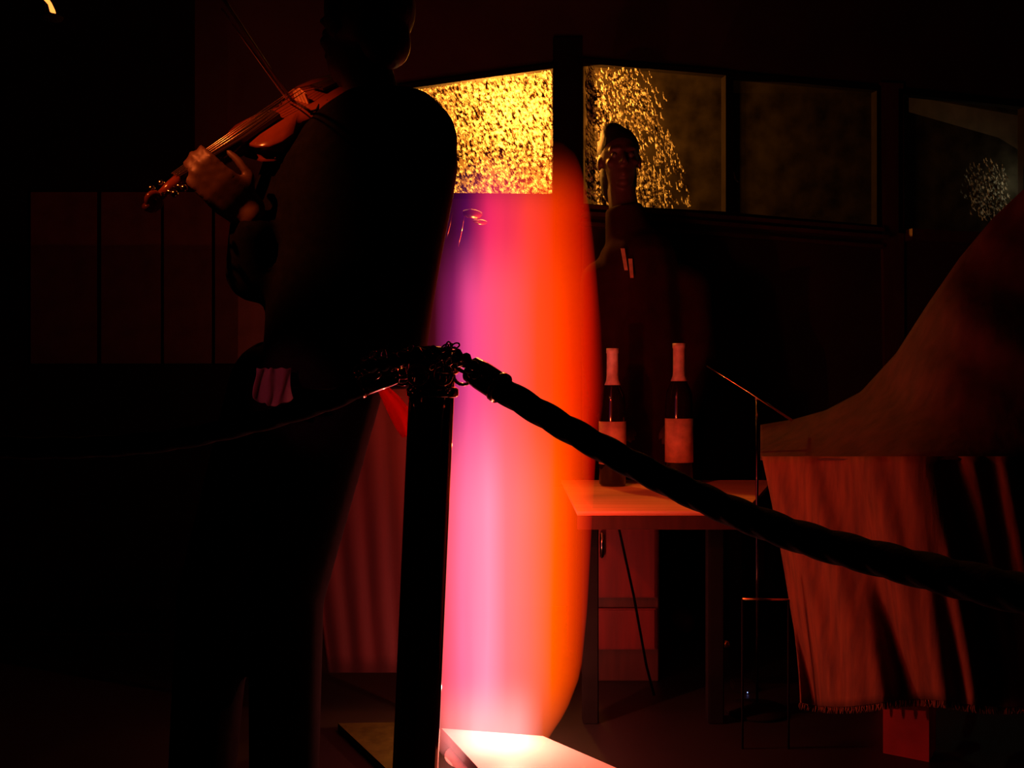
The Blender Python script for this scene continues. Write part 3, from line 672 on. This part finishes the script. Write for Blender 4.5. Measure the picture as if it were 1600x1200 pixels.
for i in range(nx + 1):
    u = i / nx; x = 1188 + u * 622; col = []
    for j in range(19):
        v = j / 18; yt = cy(x); y = 717 + (yt - 717) * v
        w = (y - 717) / -420
        g = (x - 1190) * .012 + (717 - y) * .020; fold = .018 * math.sin(g) + .010 * math.sin(g * 2.3 + 1)
        col.append(b.verts.new(P(x, y, dY(x) - .035 + .34 * v ** .9 - fold * math.sin(min(1, v * 1.6) * 1.57))))
    vv.append(col)
for i in range(nx):
    for j in range(18): b.faces.new((vv[i][j], vv[i + 1][j], vv[i + 1][j + 1], vv[i][j + 1]))
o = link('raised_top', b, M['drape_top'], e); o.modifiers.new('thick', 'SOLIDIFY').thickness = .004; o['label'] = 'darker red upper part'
# gold rod and small glints
e = empty('boom_stand', Vector((P(1183, 0, 2.78).x, 2.78, 0)), 'thin stand with a slanting golden boom left of the drape', 'stand')
b = bmesh.new(); tube(b, [P(1104, 572, 2.80), P(1170, 612, 2.77), P(1238, 657, 2.74)], [.0016, .003, .0042], 10); link('boom', b, M['brass'], e)
pp_ = P(1183, 621, 2.78); b = bmesh.new(); tube(b, [pp_, Vector((pp_.x, pp_.y, .02))], .004, 10); link('pole', b, M['chrome'], e)
b = bmesh.new(); ball(b, pp_, (.008, .008, .010), None, 12); link('joint', b, M['chrome'], e)
b = bmesh.new(); lathe(b, [(.09, .001), (.09, .01), (.02, .02), (.006, .03)], (pp_.x, pp_.y, 0), 28); link('base', b, M['black'], e)
a_, c_ = P(1160, 936, 2.5), P(1232, 937, 2.5)
e = empty('metal_rail', Vector(((a_.x + c_.x) / 2, 2.5, 0)), 'small low metal rail on two feet left of the drape', 'rail')
b = bmesh.new(); tube(b, [a_, c_], .003, 8); link('bar', b, M['brass'], e)
for k in (a_, c_):
    b = bmesh.new(); tube(b, [k, Vector((k.x, k.y, 0))], .003, 8); link('foot', b, M['black'], e)
b = bmesh.new(); ball(b, G(1168, 1082, .005), .0016); 
ed = empty('power_adapter', G(1168, 1084, .0), 'small black power adapter with a tiny blue light on the floor', 'adapter')
link('indicator_light', b, emis('blue_indicator', (.25, .35, 1), 3), ed)
b = bmesh.new(); c = G(1168, 1084, .0); box(b, c + Vector((-.04, .004, 0)), c + Vector((.03, .06, .03)), .004); link('housing', b, M['black'], ed, smooth=False)
c = G(1135, 1004, .02); b = bmesh.new(); lathe(b, [(.02, 0), (.026, .01), (.02, .03), (.012, .034)], (c.x, c.y, 0.001), 16); tag(link('floor_fitting', b, M['brass']), 'small brass fitting on the floor left of the drape', 'fitting')

# hanging candle lamp at the top left
e = empty('hanging_lamp', P(76, 2, 3.0), 'small orange flame lamp hanging at the top left corner', 'lamp')
b = bmesh.new(); c = P(76, 6, 3.0); tube(b, [c + Vector((-.016, 0, .05)), c + Vector((-.012, 0, .02)), c + Vector((.004, 0, 0)), c + Vector((.012, 0, -.022)), c + Vector((.020, 0, -.030))], [.003, .008, .006, .008, .003], 10); link('flame', b, emis('flame', (1, .30, .05), 2.0), e)
b = bmesh.new(); lathe(b, [(.004, -.05), (.03, -.048), (.034, -.04), (.01, -.036)], c + Vector((.01, 0, 0)), 20); link('dish', b, M['black'], e)
b = bmesh.new(); tube(b, [c + Vector((-.02, .02, -.04)), c + Vector((-.02, .02, 1.0))], .002, 6); link('chain', b, M['black'], e)
